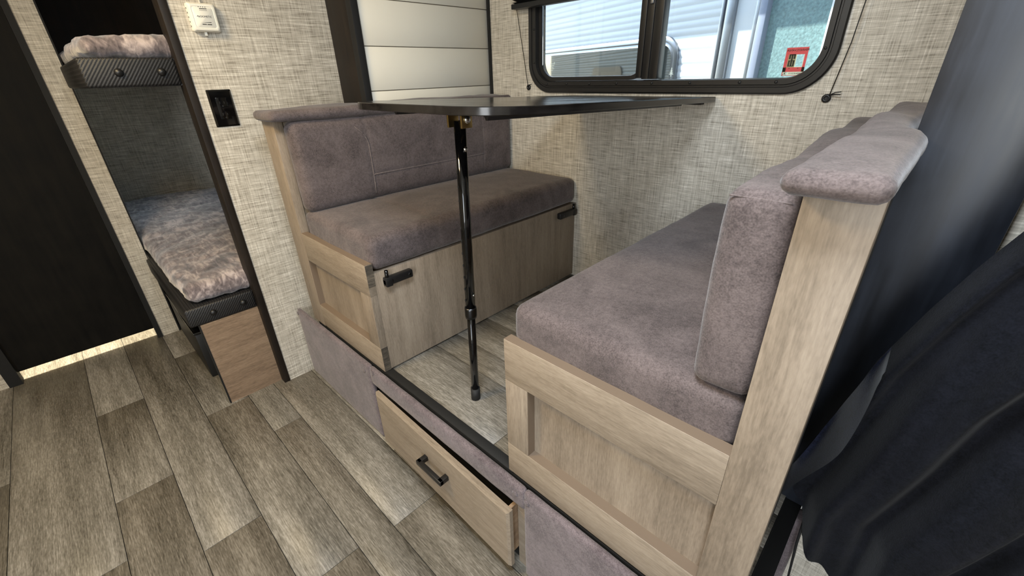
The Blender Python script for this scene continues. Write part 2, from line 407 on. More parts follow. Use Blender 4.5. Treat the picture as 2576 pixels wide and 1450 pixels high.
struct(box('gap_shade_slab', BLACKM, None, -.0178, .011, .525, .888, .05, .322))  # added black slab, paints the darkness beside the raised floor edge
struct(box('gap_shade_strip', RUBBER, None, -.0175, .012, .905, .93, 0, .325))  # black strip painting the dark void of the slide gap

# --------------------------------------------------------------- window
wi = struct(thing('window_1', (cx, YW, WZ0)))
mf = MB()
L = lambda d, y, r: [(x, y, z) for x, z in rrect(WX0 + d, WX1 - d, WZ0 + d, WZ1 - d, r, 12)]
mf.loft([L(0, YW + .001, .115), L(0, YW - .008, .115), L(.004, YW - .012, .112), L(.018, YW - .012, .100), L(.020, YW - .008, .098), L(.024, YW - .008, .095), L(.026, YW - .011, .093),
         L(.040, YW - .011, .080), L(.043, YW + .004, .078), L(.043, YW + .05, .078), L(.03, YW + .055, .09), L(.0, YW + .055, .115)])
mf.build('window_frame', FRAME, wi, auto=35)
ms = MB()
# sliding sash on the left
sx0, sx1, sz0, sz1 = -1.3205, -.843, 1.170, 1.655
Ls = lambda d, y, r: [(x, y, z) for x, z in rrect(sx0 + d, sx1 + .02 - d, sz0 + d, sz1 - d, r, 8)]
ms.loft([Ls(0, YW + .006, .07), Ls(.013, YW + .006, .058), Ls(.016, YW + .022, .056), Ls(.0, YW + .022, .07), Ls(0, YW + .006, .07)])
ms.box(-.86, -.838, YW - .004, YW + .024, 1.176, 1.655, bev=.002)
ms.build('sash_frame', FRAME, wi, auto=35)
mm = MB(); mm.box(-.838, -.812, YW - .001, YW + .03, 1.172, 1.657, bev=.002); mm.box(-.806, -.776, YW - .006, YW + .034, 1.172, 1.657, bev=.003)
mm.box(-.812, -.806, YW + .004, YW + .03, 1.172, 1.657)
mm.build('mullion', FRAME, wi, auto=35)
box('glass_pane', GLASS, wi, -1.305, -.85, YW + .012, YW + .015, 1.184, 1.65)
gp = rrect(-.79, -.3085, 1.169, 1.657, [.074, .074, .003, .003], 8)
mg = MB(); mg.loft([[(x, YW + .03, z) for x, z in gp], [(x, YW + .033, z) for x, z in gp]], cap0=True, cap1=True)
mg.build('glass_pane', GLASS, wi)
ml = MB(); ml.box(-.826, -.816, YW - .008, YW, 1.395, 1.412, bev=.001); ml.box(-.824, -.814, YW - .01, YW, 1.418, 1.46, bev=.001)
ml.build('sash_latch', ALU, wi)
for sx in (-1.262, -1.16, -1.05, -.93, -.79, -.655, -.50, -.40):
    MB().lathe((sx, YW - .0115, WZ0 + .033), (0, -1, 0), [(.0045, 0), (.0045, .0015), (.002, .0025)], 10).build('screw', BLACK, wi)
for sz in (1.24, 1.36, 1.5):
    for sx in (WX0 + .033, WX1 - .033):
        MB().lathe((sx, YW - .0115, sz), (0, -1, 0), [(.0035, 0), (.0035, .0015), (.0015, .0025)], 10).build('screw', BLACK, wi)
# small etched marks in the glass
me_ = MB()
for k, (a, b) in enumerate(((0, .022), (.004, .02), (.002, .016), (.006, .02), (.003, .013))):
    me_.box(-1.262 + a, -1.262 + b, YW + .0114, YW + .0119, 1.232 - .006 * k, 1.2345 - .006 * k)
me_.tube([(-1.248, YW + .0117, 1.234), (-1.242, YW + .0117, 1.240), (-1.238, YW + .0117, 1.235)], .0012, 6)
me_.build('etched_mark', ETCH, wi)
me_ = MB()
for k in range(4):
    wd = .0025 + .0022 * k; zz = 1.207 - .0055 * k
    me_.add([(-.742 - wd, YW + .0292, zz - .006), (-.742 + wd, YW + .0292, zz - .006), (-.742, YW + .0292, zz)], [(0, 1, 2)])
me_.box(-.7435, -.7405, YW + .029, YW + .0294, 1.178, 1.185)
me_.build('etched_mark', ETCH, wi)

w2 = struct(thing('window_2', (-3.175, .92, .66)))
mb = MB(); q = lambda d, y: [(x, y, z) for x, z in rrect(-3.57 + d, -2.58 - d, .62 + d, 1.15 - d, .06, 6)]
mb.loft([q(0, .899), q(0, .888), q(.045, .888), q(.045, .945), q(0, .945)]); mb.build('window_frame', FRAME, w2, auto=35)
box('glass_pane', GLASS, w2, -3.53, -2.62, .92, .923, .66, 1.11)

# red inspection sticker on the outer face of the right pane (seen mirrored from inside)
st = thing('inspection_sticker', (-.375, YW + .034, 1.19), 'red and white inspection sticker seen mirrored on the right window pane', 'sticker')
ys = YW + .0335
q0, q1, r0, r1 = -.402, -.335, 1.186, 1.272
mb = MB()
mb.box(q0, q1, ys, ys + .0006, r1 - .021, r1); mb.box(q0, q0 + .010, ys, ys + .0006, r0 + .012, r1 - .021); mb.box(q1 - .008, q1, ys, ys + .0006, r0 + .012, r1 - .021)
mb.box(q0, q1, ys, ys + .0006, r0 + .012, r0 + .026); mb.box(q0, q0 + .003, ys, ys + .0006, r0, r0 + .012); mb.box(q1 - .002, q1, ys, ys + .0006, r0, r0 + .012); mb.box(q0, q1, ys, ys + .0006, r0, r0 + .0015)
mb.build('border', RED, st)
mb = MB(); mb.box(q0 + .016, q1 - .002, ys, ys + .0006, r0 + .0015, r0 + .012); mb.box(q0 + .003, q0 + .014, ys, ys + .0006, r0 + .0015, r0 + .012)
mb.box(q0 + .034, q0 + .036, ys, ys + .0006, r0 + .026, r1 - .022); mb.box(q1 - .010, q1 - .008, ys, ys + .0006, r0 + .026, r1 - .021); mb.box(q0 + .036, q1 - .010, ys, ys + .0006, r0 + .026, r0 + .028)
mb.build('white_field', CREAM, st)
box('number_slip', TAN, st, q0 + .010, q0 + .034, ys, ys + .0006, r0 + .026, r1 - .021)
mb = MB()
def rb(a, b, c, d, rr=.003):
    p = rrect(a, b, c, d, rr, 4); mb.loft([[(x, ys - .0004, z) for x, z in p], [(x, ys - .0001, z) for x, z in p]], cap0=True, cap1=True)
n0 = q0 + .0125
rb(n0, n0 + .0195, r0 + .029, r0 + .031, .0008); rb(n0, n0 + .0195, r0 + .0455, r0 + .0475, .0008)
for k in range(3): rb(n0 + .0072 * k, n0 + .0051 + .0072 * k, r0 + .029, r0 + .0475, .001)
rb(n0 + .0072, n0 + .0123, r0 + .0475, r0 + .052, .0005)
for k in range(3): rb(n0 + .0072 * k, n0 + .0051 + .0072 * k, r0 + .0515, r0 + .065, .001)
rb(n0, n0 + .0195, r0 + .0625, r0 + .066, .001)
MT = lambda x, z: Matrix.Translation((x, ys - .0004, z)) @ Matrix.Rotation(PI / 2, 4, 'X') @ Matrix.Scale(-1, 4, (1, 0, 0))
mb.merge(text_bm('PENNSYLVANIA', .0095, MT((q0 + q1) / 2 + .002, r1 - .0085)))
mb.merge(text_bm('NON 8123113', .006, MT((q0 + q1) / 2 + .007, r0 + .0068)))
mb.merge(text_bm('M', .005, MT(q0 + .020, r0 + .0225))); mb.merge(text_bm('M', .005, MT(q1 - .020, r0 + .0225)))
mb.tube([(q0 + .004, ys - .0003, r0 + .003), (q0 + .013, ys - .0003, r0 + .011)], .0008, 5); mb.tube([(q0 + .007, ys - .0003, r0 + .011), (q0 + .012, ys - .0003, r0 + .003)], .0008, 5)
mb.build('print', BLACKM, st)
st.scale = (.82, 1, .84); st.location = (-.380, YW + .034, 1.1775)

# pleated blind above
bl = thing('pleated_blind', (-.82, YW - .03, 1.43), 'black pleated blind gathered above the dinette window', 'blind')
mb = MB()
for k in range(14):
    z = 1.452 + k * .009
    mb.add([(-1.415, YW - .016, z), (-.225, YW - .016, z), (-.225, YW - .05, z + .0045), (-1.415, YW - .05, z + .0045), (-1.415, YW - .016, z + .009), (-.225, YW - .016, z + .009)], [(0, 1, 2, 3), (3, 2, 5, 4)])
mb.build('pleats', BLACKM, bl, fix=False)
box('bottom_rail', BLACK, bl, -1.421, -.219, YW - .05, YW - .015, 1.434, 1.452, bev=.003)
box('head_rail', BLACK, bl, -1.421, -.219, YW - .05, YW - .001, 1.578, 1.61, bev=.003)
def cord(pts): return MB().tube(pts, .0013, 6)
cord([(-1.408, YW - .03, 1.436), (-1.385, YW - .012, 1.25), (-1.372, YW - .006, 1.152)]).build('cord', CORDM, bl)
cord([(-.232, YW - .03, 1.436), (-.245, YW - .014, 1.25), (-.262, YW - .006, 1.125)]).build('cord', CORDM, bl)
for x, z in ((-1.371, 1.147), (-.268, 1.117)):
    MB().lathe((x, YW, z), (0, -1, 0), [(.011, 0), (.011, .004), (.008, .0065), (.005, .0065), (.004, .003)], 20).build('tie_down', BLACK, bl)
cord([(-.262, YW - .006, 1.125), (-.25, YW - .010, 1.132), (-.236, YW - .012, 1.134)]).build('cord_tail', CORDM, bl)
cord([(-.262, YW - .006, 1.124), (-.25, YW - .012, 1.128), (-.236, YW - .014, 1.127)]).build('cord_tail', CORDM, bl)
cord([(-1.371, YW - .006, 1.150), (-1.36, YW - .012, 1.157), (-1.344, YW - .012, 1.160)]).build('cord_tail', CORDM, bl)

# ------------------------------------------------------------------ cushions
def cushion(x0, x1, y0, y1, z0, z1, r, puff=(0, 0, 0), amp=.002, step=.012, disp=None, nscale=7.0, seed=0, warp=None):
    c = Vector(((x0 + x1) / 2, (y0 + y1) / 2, (z0 + z1) / 2)); h = Vector(((x1 - x0) / 2, (y1 - y0) / 2, (z1 - z0) / 2))
    n = [max(6, min(150, int(2 * h[i] / step))) for i in range(3)]
    bm = bmesh.new(); cache = {}
    def pos(i):
        key = tuple(i)
        if key in cache: return cache[key]
        p = Vector([-h[k] + 2 * h[k] * i[k] / n[k] for k in range(3)])
        q = Vector([max(-(h[k] - r), min(h[k] - r, p[k])) for k in range(3)])
        d = p - q
        if d.length > 1e-9: nn = d.normalized(); s = q + nn * r
        else: nn = Vector((0, 0, 0)); s = p
        off = Vector((0, 0, 0))
        for k in range(3):
            a, b = [j for j in range(3) if j != k]
            ua, ub = max(0, 1 - (s[a] / h[a]) ** 2), max(0, 1 - (s[b] / h[b]) ** 2)
            off[k] = nn[k] * puff[k] * (ua ** .55) * (ub ** .55)
        wpt = s + c
        f = noise.noise(wpt * nscale + Vector((seed, seed * 2, 0))) * amp + noise.noise(wpt * nscale * 3.1) * amp * .35
        if disp: f += disp(wpt, nn)
        wpt = wpt + off + nn * f
        if warp: wpt = warp(wpt)
        cache[key] = bm.verts.new(wpt); return cache[key]
    for k in range(3):
        a, b = [j for j in range(3) if j != k]
        for e in (0, n[k]):
            for i in range(n[a]):
                for j in range(n[b]):
                    quad = []
                    for di, dj in ((0, 0), (1, 0), (1, 1), (0, 1)):
                        ix = [0, 0, 0]; ix[k] = e; ix[a] = i + di; ix[b] = j + dj; quad.append(pos(ix))
                    f = bm.faces.new(quad if e else quad[::-1]); f.smooth = True
    o = MB(); o.bm.free(); o.bm = bm; return o
def g(d, s): return math.exp(-(d / s) ** 2)

# ------------------------------------------------------------------ dinette benches
def recess_bench(name, mirror, label):
    """end frame in the plane y = YS, seat box running back to the window wall"""
    T = (lambda x: x) if not mirror else (lambda x: -1.6315 - x)      # left bench coords -> right bench coords
    t = thing(name, (T(-1.33), 1.0, ZP), label, 'bench')
    def bx(nm, mat, x0, x1, *r, bev=.0012, par=None): return box(nm, mat, par or t, T(x0), T(x1), *r, bev=bev)
    zt = 1.088
    bx('post', WOODZ, -1.612, -1.546, YS, YS + .03, ZP, zt) if mirror else bx('post', WOODZ, -1.642, -1.546, YS, YS + .03, ZP, zt)
    bx('top_rail', WOODX, -1.546, -1.10, YS, YS + .024, .612, .715)
    bx('bottom_rail', WOODX, -1.546, -1.10, YS, YS + .024, ZP + .004, .426)
    bx('stile', WOODZ, -1.164, -1.10, YS, YS + .024, .426, .612)
    if not mirror: bx('stile', WOODZ, -1.582, -1.5465, YS + .001, YS + .024, .426, .612)
    bx('recessed_panel', WOODZ, -1.56, -1.15, YS + .0225, YS + .0265, .42, .62, bev=0)
    if not mirror:
        for z0, z1 in ((.613, .714), (.336, .425)): bx('rail_end', WOODEND, -1.1004, -1.0992, YS + .0005, YS + .0235, z0 + (.03 if z1 > .7 else 0), z1, bev=0)
    bx('front_panel', WOODZ, -1.118, -1.10, YS + .023, YW - .002, ZP + .006, .682)
    bx('seat_board', WOODY, -1.56, -1.12, YS + .03, YW - .002, .66, .68, bev=0)
    bx('back_board', BLACKM if mirror else WOODZ, -1.598, -1.55, YS + .032, YW - .016, ZP + .006, 1.082, bev=0)
    bx('edge_band', EDGE, -1.546, -1.1005, YS + .001, YS + .023, .7146, .7156, bev=0)
    bx('edge_band', EDGE, -1.552, -1.1645, YS + .001, YS + .023, .4256, .4266, bev=0)
    bx('edge_band', EDGE, -1.1645, -1.1635, YS + .001, YS + .023, .4266, .6115, bev=0)
    bx('edge_band', EDGE, (-1.5815 if not mirror else -1.5465) + (.0348 if not mirror else 0), (-1.5455), YS + .001, YS + .023, .4266, .6115, bev=0)
    return t, T
ba, TA = recess_bench('dinette_bench', False, 'left dinette bench of greige wood, with two black latches on its front panel')
bb, TB = recess_bench('dinette_bench', True, 'right dinette bench of greige wood, nearest the dark curtain')
box('back_edge', BLACKM, bb, -.030, -.0235, .538, .695, .44, 1.082)
# barrel latches on the left bench
for y0, y1 in ((.556, .652), (1.40, 1.515)):
    mb = MB(); mb.box(-1.0995, -1.079, y0, y1, .637, .663, bev=.004); mb.box(-1.0995, -1.077, y0 if y0 < 1 else y1 - .022, y0 + .022 if y0 < 1 else y1, .634, .658, bev=.003)
    pa = mb.build('latch', BLACK, ba, auto=40)
    yy = y0 + .010 if y0 < 1 else y1 - .012
    MB().tube([(-1.088, yy, .652), (-1.088, yy, .685)], .0058, 10).build('latch_pin', BLACKG, pa)
    for yy2 in (y0 + .02, y1 - .012):
        MB().lathe((-1.0788, yy2, .650), (1, 0, 0), [(.005, 0), (.005, .0008), (.003, .0008)], 10).build('screw', STEEL, pa)

# seat cushions
def seat_seam(p, n): return -.003 * g(p.y - .775, .006) if n.z > .3 or n.x > .3 else 0
o = cushion(-1.545, -1.098, .532, YW - .004, .686, .790, .024, (.006, .004, .012), .0025, .010, seat_seam, seed=1).build('seat_cushion', FAB)
tag(o, 'mauve grey seat cushion lying on the left bench', 'cushion', 'dinette seat cushions')
o = cushion(-.527, -.0865, .532, YW - .004, .690, .786, .022, (.006, .004, .012), .0025, .010, None, seed=5).build('seat_cushion', FAB)
tag(o, 'mauve grey seat cushion lying on the right bench', 'cushion', 'dinette seat cushions')
# back cushions
def back_disp(p, n):
    if n.x < .4: return 0
    d = -.0035 * (g(p.y - .785, .006) + g(p.y - 1.338, .006))
    if .785 < p.y < 1.338: d -= .0035 * g(p.z - .885, .006)
    return d
XF = -1.478
bk = thing('back_cushion', (-1.51, 1.0, .79), 'mauve grey back cushion with stitched seams, standing on the left bench', 'cushion', 'dinette back cushions')
cushion(-1.547, XF, .532, YW - .006, .793, 1.085, .026, (.012, .003, .004), .002, .010, back_disp, seed=2).build('cushion', FAB, bk)
def fx(y, z):
    ua = max(0, 1 - ((y - 1.028) / .496) ** 2); ub = max(0, 1 - ((z - .939) / .146) ** 2)
    return XF + .012 * ua ** .55 * ub ** .55
def seamline(pts):
    MB().tube([(fx(y, z) - .0022, y, z) for y, z in pts], .0022, 6).build('seam', SEAM, bk)
seamline([(.785 - .05 * max(0, (z - .99) / .07) ** 2, z) for z in [.815 + .02 * k for k in range(13)]])
seamline([(1.338, z) for z in [.815 + .02 * k for k in range(13)]])
seamline([(.785 + .553 * k / 12, .885) for k in range(13)])
bk2 = thing('back_cushion', (-.12, 1.0, .79), 'puffy mauve grey back cushion leaning on the right bench beside the tall wooden post', 'cushion', 'dinette back cushions')
def warpB(p):
    k = max(0, min(1, (p.y - .53) / 1.0))
    if p.x < -.12: p = Vector((p.x - .03 * k * (p.z - .79) / .3, p.y, p.z))
    return Vector((p.x, p.y, p.z + .006 * math.sin(p.y * 13) * (1 if p.z > .95 else 0)))
cushion(-.168, -.0865, .534, YW - .006, .79, 1.070, .018, (.012, .002, .006), .0035, .010, None, seed=9, warp=warpB).build('cushion', FAB, bk2)
MB().tube([(-.164 + .006 * k, .537, 1.0655) for k in range(12)], .0012, 6).build('seam', SEAM, bk2)
# bolsters on top of the back boards
def bol_wrinkle(p, n): return .0022 * math.sin(p.y * 17 + p.x * 30) * max(0, n.z)
def sm(y, a, b):
    t = max(0, min(1, (y - a) / (b - a))); return t * t * (3 - 2 * t)
def narrowA(p): k = 1 - .27 * sm(p.y, .80, .868); return Vector((-1.476 + (p.x + 1.476) * k, p.y, p.z))
def narrowB(p): k = 1 - .22 * sm(p.y, .80, .868); return Vector((-.104 + (p.x + .104) * k, p.y, p.z))
o = cushion(-1.640, -1.478, .486, YW - .004, 1.0875, 1.118, .013, (.003, .004, .006), .003, .009, bol_wrinkle, seed=3, warp=narrowA).build('bolster', FAB)
tag(o, 'long flat mauve bolster on top of the left bench back', 'bolster', 'bench top bolsters')
o = cushion(-.102, -.016, .474, YW - .004, 1.0895, 1.112, .011, (.002, .003, .009), .0035, .008, bol_wrinkle, seed=4, warp=narrowB).build('bolster', FAB)
tag(o, 'puffy mauve bolster lying over the right bench back and post', 'bolster', 'bench top bolsters')

# ------------------------------------------------------------------ step with drawer
sp = thing('dinette_step', (-.9, .5, 0), 'low upholstered step under the dinette with a wooden drawer', 'step')
box('cabinet_face', WOODX, sp, -.503, -.468, .506, .514, .0, .30)
box('gap_shade_sheet', BLACKM, sp, -1.79, .0, .515, .52, .0, .296)  # black sheet, paints the dark void seen through the drawer gap
def skirt(x0, x1, z0, z1, nm='skirt_panel', y0=.486):
    return cushion(x0, x1, y0, .5055 + .03, z0, z1, .010, (.001, .004, .002), .0018, .010, None, nscale=11, seed=x0)
def sk_build(x0, x1, z0, z1, y1=.5055, top=True, par=sp, r=.007):
    return cushion(x0, x1, .488, y1, z0, z1, r, (.001, .003, .001), .0012, .010, None, nscale=12, seed=x0).build('skirt_panel', FABL, par)
s1 = sk_build(-1.785, -1.178, .002, .327)
s2 = sk_build(-1.178, -.466, .258, .327)
s3 = sk_build(-.466, -.02, .002, .327)
for (x, z, pr) in ((-.815, .299, s2), (-.492, .302, s2), (-.455, .300, s3), (-1.155, .314, s2), (-1.212, .298, s1), (-1.775, .31, s1)):
    MB().lathe((x, .4865, z), (0, -1, 0), [(.0085, 0), (.0085, .0008), (.006, .0018), (.0, .0022)], 18).build('button', FABL, pr)
box('edge_strip', BLACKM, sp, -1.10, -.52, .508, .536, .3305, .3345, bev=.001)
dr = thing('drawer_front', (-.81, .48, .03))
bpy.data.objects.remove(dr)
# drawer stands slightly open, more so on its right
def yd(x): return .4875 - .011 * (x + 1.135) / .64
mb = MB()
ch = [(0, 0), (0, 1)]
def drw(x0, x1, z0, z1, th, c=.008):
    f = [(x0 + c, z0 + c * .3), (x1 - c, z0 + c * .3), (x1 - c, z1 - c), (x0 + c, z1 - c)]
    o_ = [(x0, z0), (x1, z0), (x1, z1), (x0, z1)]
    mb.loft([[(x, yd(x) - th, z) for x, z in f], [(x, yd(x) - th + .005, z) for x, z in o_], [(x, yd(x), z) for x, z in o_]], cap0=True, cap1=True)
drw(-1.135, -.492, .036, .252, .016)
d_ = mb.build('drawer', WOODX, sp)
box('drawer_side', WOODY, d_, -.515, -.505, .482, .52, .06, .236)
mb = MB()
for x in (-.856, -.754): mb.box(x, x + .016, .436, .470, .160, .176, bev=.0015)
mb.box(-.856, -.738, .434, .447, .160, .176, bev=.0015)
mb.build('drawer_handle', BLACK, d_, auto=40)

# ------------------------------------------------------------------ table
tb = thing('dinette_table', (-.80, 1.0, ZP), 'black walnut dinette table on a single black pole leg between the benches', 'table')
def tz(y): return 1.151 - (y - .53) * .0325
def tp(x, y, dz): return (x, y, tz(y) + dz)
to = rrect(-1.10, -.56, .53, YW - .004, [.115, .02, .02, .115], 14)
ti = rrect(-1.0985, -.5615, .5315, YW - .0055, [.1135, .02, .02, .1135], 14)
mb = MB(); mb.loft([[tp(x, y, -.016) for x, y in ti], [tp(x, y, -.0145) for x, y in to], [tp(x, y, -.0015) for x, y in to], [tp(x, y, 0) for x, y in ti]], cap0=True, cap1=True, smooth=True)
mb.build('tabletop', TABLE, tb, auto=30)
for xc in (-.955, -.640):
    mb = MB(); s = []
    for y in (.592, 1.44):
        z = tz(y) - .016
        s.append([(xc - .009, y, z), (xc + .009, y, z), (xc + .002, y, z - .011), (xc - .002, y, z - .011)])
    mb.loft(s, cap0=True, cap1=True); mb.build('support_channel', BLACK, tb)
box('wall_cleat', BLACK, tb, -1.0, -.60, YW - .03, YW - .004, tz(1.52) - .024, tz(1.52) - .0165)
# leg, leaning with the tilted top
F0 = Vector((-.788, .628, ZP)); F1 = Vector((-.785, .645, tz(.645) - .020)); D = (F1 - F0)
def lp(t): return F0 + D * t
MB().tube([lp(.0), lp(.05)], .0138, 16).build('rubber_foot', RUBBER, tb)
MB().tube([lp(.03), lp(.40)], .0112, 16).build('lower_tube', BLACKG, tb)
mb = MB().tube([lp(.375), lp(.98)], .0134, 18); up_ = mb.build('upper_tube', BLACKG, tb)
MB().tube([lp(.352), lp(.362), lp(.385), lp(.392)], [.0155, .0165, .0165, .0155], 18).build('collar', STEEL, tb)
sd = Vector((-.35, -.9, 0)).normalized()
for k in range(11):
    MB().lathe(lp(.42 + .042 * k) + sd * .0127, sd, [(.0035, 0), (.0035, .001), (.002, .0012)], 8).build('adjusting_hole', BLACKM, up_)
rdir = Vector((.95, .15, 0)).normalized()
MB().lathe(lp(.905) + rdir * .012, rdir, [(.0065, 0), (.0065, .002), (.004, .005), (.0, .006)], 14).build('snap_button', CHROME, up_)
MB().lathe(lp(.44) + rdir * .012, rdir, [(.0035, 0), (.003, .003), (.0, .004)], 12).build('snap_button', CHROME, up_)
mb = MB(); zt_ = tz(.645) - .0165
mb.box(-.812, -.806, .630, .660, zt_ - .034, zt_, bev=.001); mb.box(-.766, -.760, .630, .660, zt_ - .034, zt_, bev=.001); mb.box(-.812, -.760, .630, .660, zt_ - .004, zt_, bev=.001)
br_ = mb.build('leg_bracket', BRASS, tb, auto=40)
MB().lathe((-.76, .645, zt_ - .016), (1, 0, 0), [(.009, 0), (.009, .003), (.005, .006), (.0, .007)], 14).build('bracket_bolt', CHROME, br_)

# ------------------------------------------------------------------ bunks
def bunk(zb, zt, zm, label, mlabel, bulge, y0=.142):
    b = thing('bunk_bed', (-2.7, .5, zb), label, 'bunk', 'bunk beds')
    mb = MB(); mb.box(-3.675, -1.83, y0, .895, zb + .001, zt - .001); mb.box(-2.60, -1.825, y0 - .015, .362 + .0, zb, zt, bev=.008); mb.build('bunk_board', VINYL, b, auto=50)
    for y in (y0 + .07, y0 + .175):
        MB().lathe((-1.825, y, (zb + zt) / 2), (1, 0, 0), [(.0115, -.002), (.0115, .003), (.0085, .009), (.0, .011)], 16).build('button', BLACK, b)
    fuzz = lambda p, n: .006 * noise.noise(p * 38) + .004 * noise.noise(Vector((p.x * 20, p.y * 70, p.z * 60)))
    c = cushion(-3.67, -1.842, y0 + .012, .89, zt + .001, zm, min(.03, (zm - zt) * .45), (.004, .006, bulge), .010, .014, fuzz, nscale=5, seed=zb).build('mattress', PLUSH)
    tag(c, mlabel, 'mattress', 'bunk mattresses')
    return b
bunk(1.196, 1.276, 1.335, 'upper bunk board wrapped in black woven vinyl with two buttons', 'plush mauve mattress on the upper bunk', .01)
bunk(.378, .452, .535, 'lower bunk board wrapped in black woven vinyl above the wooden panel', 'plush mauve mattress on the lower bunk', .02)
ub = thing('bunk_end_panel', (-1.83, .26, 0), 'small brown wooden panel under the end of the lower bunk', 'panel')
box('panel', wood('brown_oak_y', 1, (104, 86, 70), (134, 113, 93), (154, 132, 110)), ub, -1.842, -1.828, .158, .3605, .0, .377)
box('panel_edge', BLACKM, ub, -1.843, -1.827, .153, .158, .0, .377)
sb = thing('storage_box', (-2.4, .3, 0), 'black storage box on the floor below the lower bunk', 'box')
box('body', BLACK, sb, -2.69, -2.085, .15, .40, .0, .225, bev=.004)
box('lid_rim', BLACKG, sb, -2.69, -2.08, .146, .405, .225, .238, bev=.003)

# ------------------------------------------------------------------ wall fittings
th = thing('thermostat', (XL, .468, 1.385), 'white wall thermostat above the black outlet', 'thermostat')
mb = MB()
lo = lambda d, x, r: [(x, y, z) for y, z in rrect(.428 + d, .505 - d, 1.346 + d, 1.423 - d, r, 6)]
mb.loft([lo(0, XL, .006), lo(0, XL + .014, .006), lo(.004, XL + .021, .008), lo(.009, XL + .022, .008), lo(.0105, XL + .021, .007), lo(.0118, XL + .022, .006)], cap0=True, cap1=True)
mb.build('housing', WHITE, th, auto=40)
MX = lambda y, z, s=0: Matrix.Translation((XL + .0222, y, z)) @ Matrix.Rotation(PI / 2, 4, 'Z') @ Matrix.Rotation(PI / 2, 4, 'X')
mb = MB(); xf = XL + .0218
mb.merge(text_bm('DOMETIC', .0072, MX(.472, 1.3865)))
mb.tube([(xf + .0005, .4475, 1.3855), (xf + .0005, .4495, 1.389), (xf + .0005, .4515, 1.3865)], .0006, 5); mb.tube([(xf + .0005, .4515, 1.384), (xf + .0005, .4535, 1.3885), (xf + .0005, .4545, 1.3845)], .0006, 5)
mb.box(xf, xf + .0006, .459, .479, 1.4065, 1.4085)
for k in range(6): mb.box(xf, xf + .0006, .459 + .0035 * k, .4605 + .0035 * k, 1.4025, 1.4042)
for k in range(4): mb.box(xf, xf + .0006, .457 + .006 * k, .459 + .006 * k, 1.411, 1.413)
mb.add([(xf + .0006, .456, 1.3705), (xf + .0006, .482, 1.3725), (xf + .0006, .482, 1.3705)], [(0, 1, 2)])
mb.box(xf, xf + .0006, .456, .4675, 1.3645, 1.367); mb.box(xf, xf + .0006, .4695, .482, 1.3645, 1.367)
mb.build('print', PRINT, th)
mb = MB()
for k in range(5): mb.box(XL + .006, XL + .011, .4274, .4282, 1.358 + .012 * k, 1.362 + .012 * k)
mb.build('vent_slots', PRINT, th)
box('slide_lever', WHITE, th, XL + .005, XL + .009, .458, .465, 1.336, 1.347)
MB().tube([(XL + .004, .470, 1.42), (XL + .004, .470, 1.60)], .003, 8).build('wire', WHITE, th)

ou = thing('wall_outlet', (XL, .447, 1.12), 'black double wall outlet on the linen wall left of the bench', 'outlet')
mb = MB(); lo = lambda d, x: [(x, y, z) for y, z in rrect(.4115 + d, .4835 - d, 1.0655 + d, 1.1805 - d, .002, 3)]
mb.loft([lo(0, XL), lo(0, XL + .002), lo(.005, XL + .0065)], cap0=True, cap1=True); mb.build('cover_plate', BLACKG, ou)
mb = MB(); mb.box(XL + .006, XL + .0078, .431, .464, 1.0895, 1.1565, bev=.0008); rc = mb.build('receptacle', BLACKG, ou, auto=40)
for zc in (1.141, 1.105):
    mb = MB(); mb.box(XL + .0077, XL + .0081, .4395, .4415, zc - .004, zc + .004); mb.box(XL + .0077, XL + .0081, .4525, .4545, zc - .0035, zc + .0035)
    mb.lathe((XL + .0076, .447, zc - .0105), (1, 0, 0), [(.0025, 0), (.0025, .0005)], 10); mb.build('slots', BLACKM, rc)

# ------------------------------------------------------------------ curtain on the right
cu = thing('privacy_curtain', (.3, .72, .4), 'dark charcoal cloth curtain bunched beside the right bench', 'curtain')
edge = [(-.028, .530), (-.012, .60), (.006, .68), (.026, .80), (.055, .90), (.079, .97), (.103, 1.03), (.13, 1.15), (.16, 1.4), (.18, 1.94)]
hem = [(-.028, .530), (.008, .49), (.022, .452), (.052, .415), (.094, .374), (.16, .31), (.30, .24), (.9, .18)]
def interp(tab, v):
    if v <= tab[0][0]: return tab[0][1]
    for (a, b), (c_, d_2) in zip(tab, tab[1:]):
        if v <= c_: return b + (d_2 - b) * (v - a) / (c_ - a)
    return tab[-1][1]
ez = [(z, x) for x, z in edge]
def cpt(u, v):
    xb = -.028 + (u ** 1.15) * .9; zb = interp(hem, xb)
    z = zb + (1.94 - zb) * v
    xe = interp(ez, max(z, .53)); x = xe + (u ** 1.15) * (.88 - xe) if z > .53 else max(xb, xe + (u ** 1.15) * (.88 - xe))
    if z <= .53: x = xb
    else:
        k = min(1, (z - .53) / .3); x = x * k + (xb) * (1 - k) if xb > x else x
    s = x - (xe if z > .53 else -.028)
    f = .020 * math.sin(s * 62 + .9 * math.sin(z * 3.2) - z * 1.5) + .009 * math.sin(s * 140 + z * 4) + .010 * noise.noise(Vector((s * 9, z * 4, 1.3)))
    f *= min(1, s / .03 + .25)
    y = .715 - .10 * (1 - math.exp(-s * 3)) + f + .045 * math.exp(-(s / .012) ** 2)
    return (x, y, z)
MB().grid(150, 110, cpt).build('cloth', CURT, cu, fix=False)
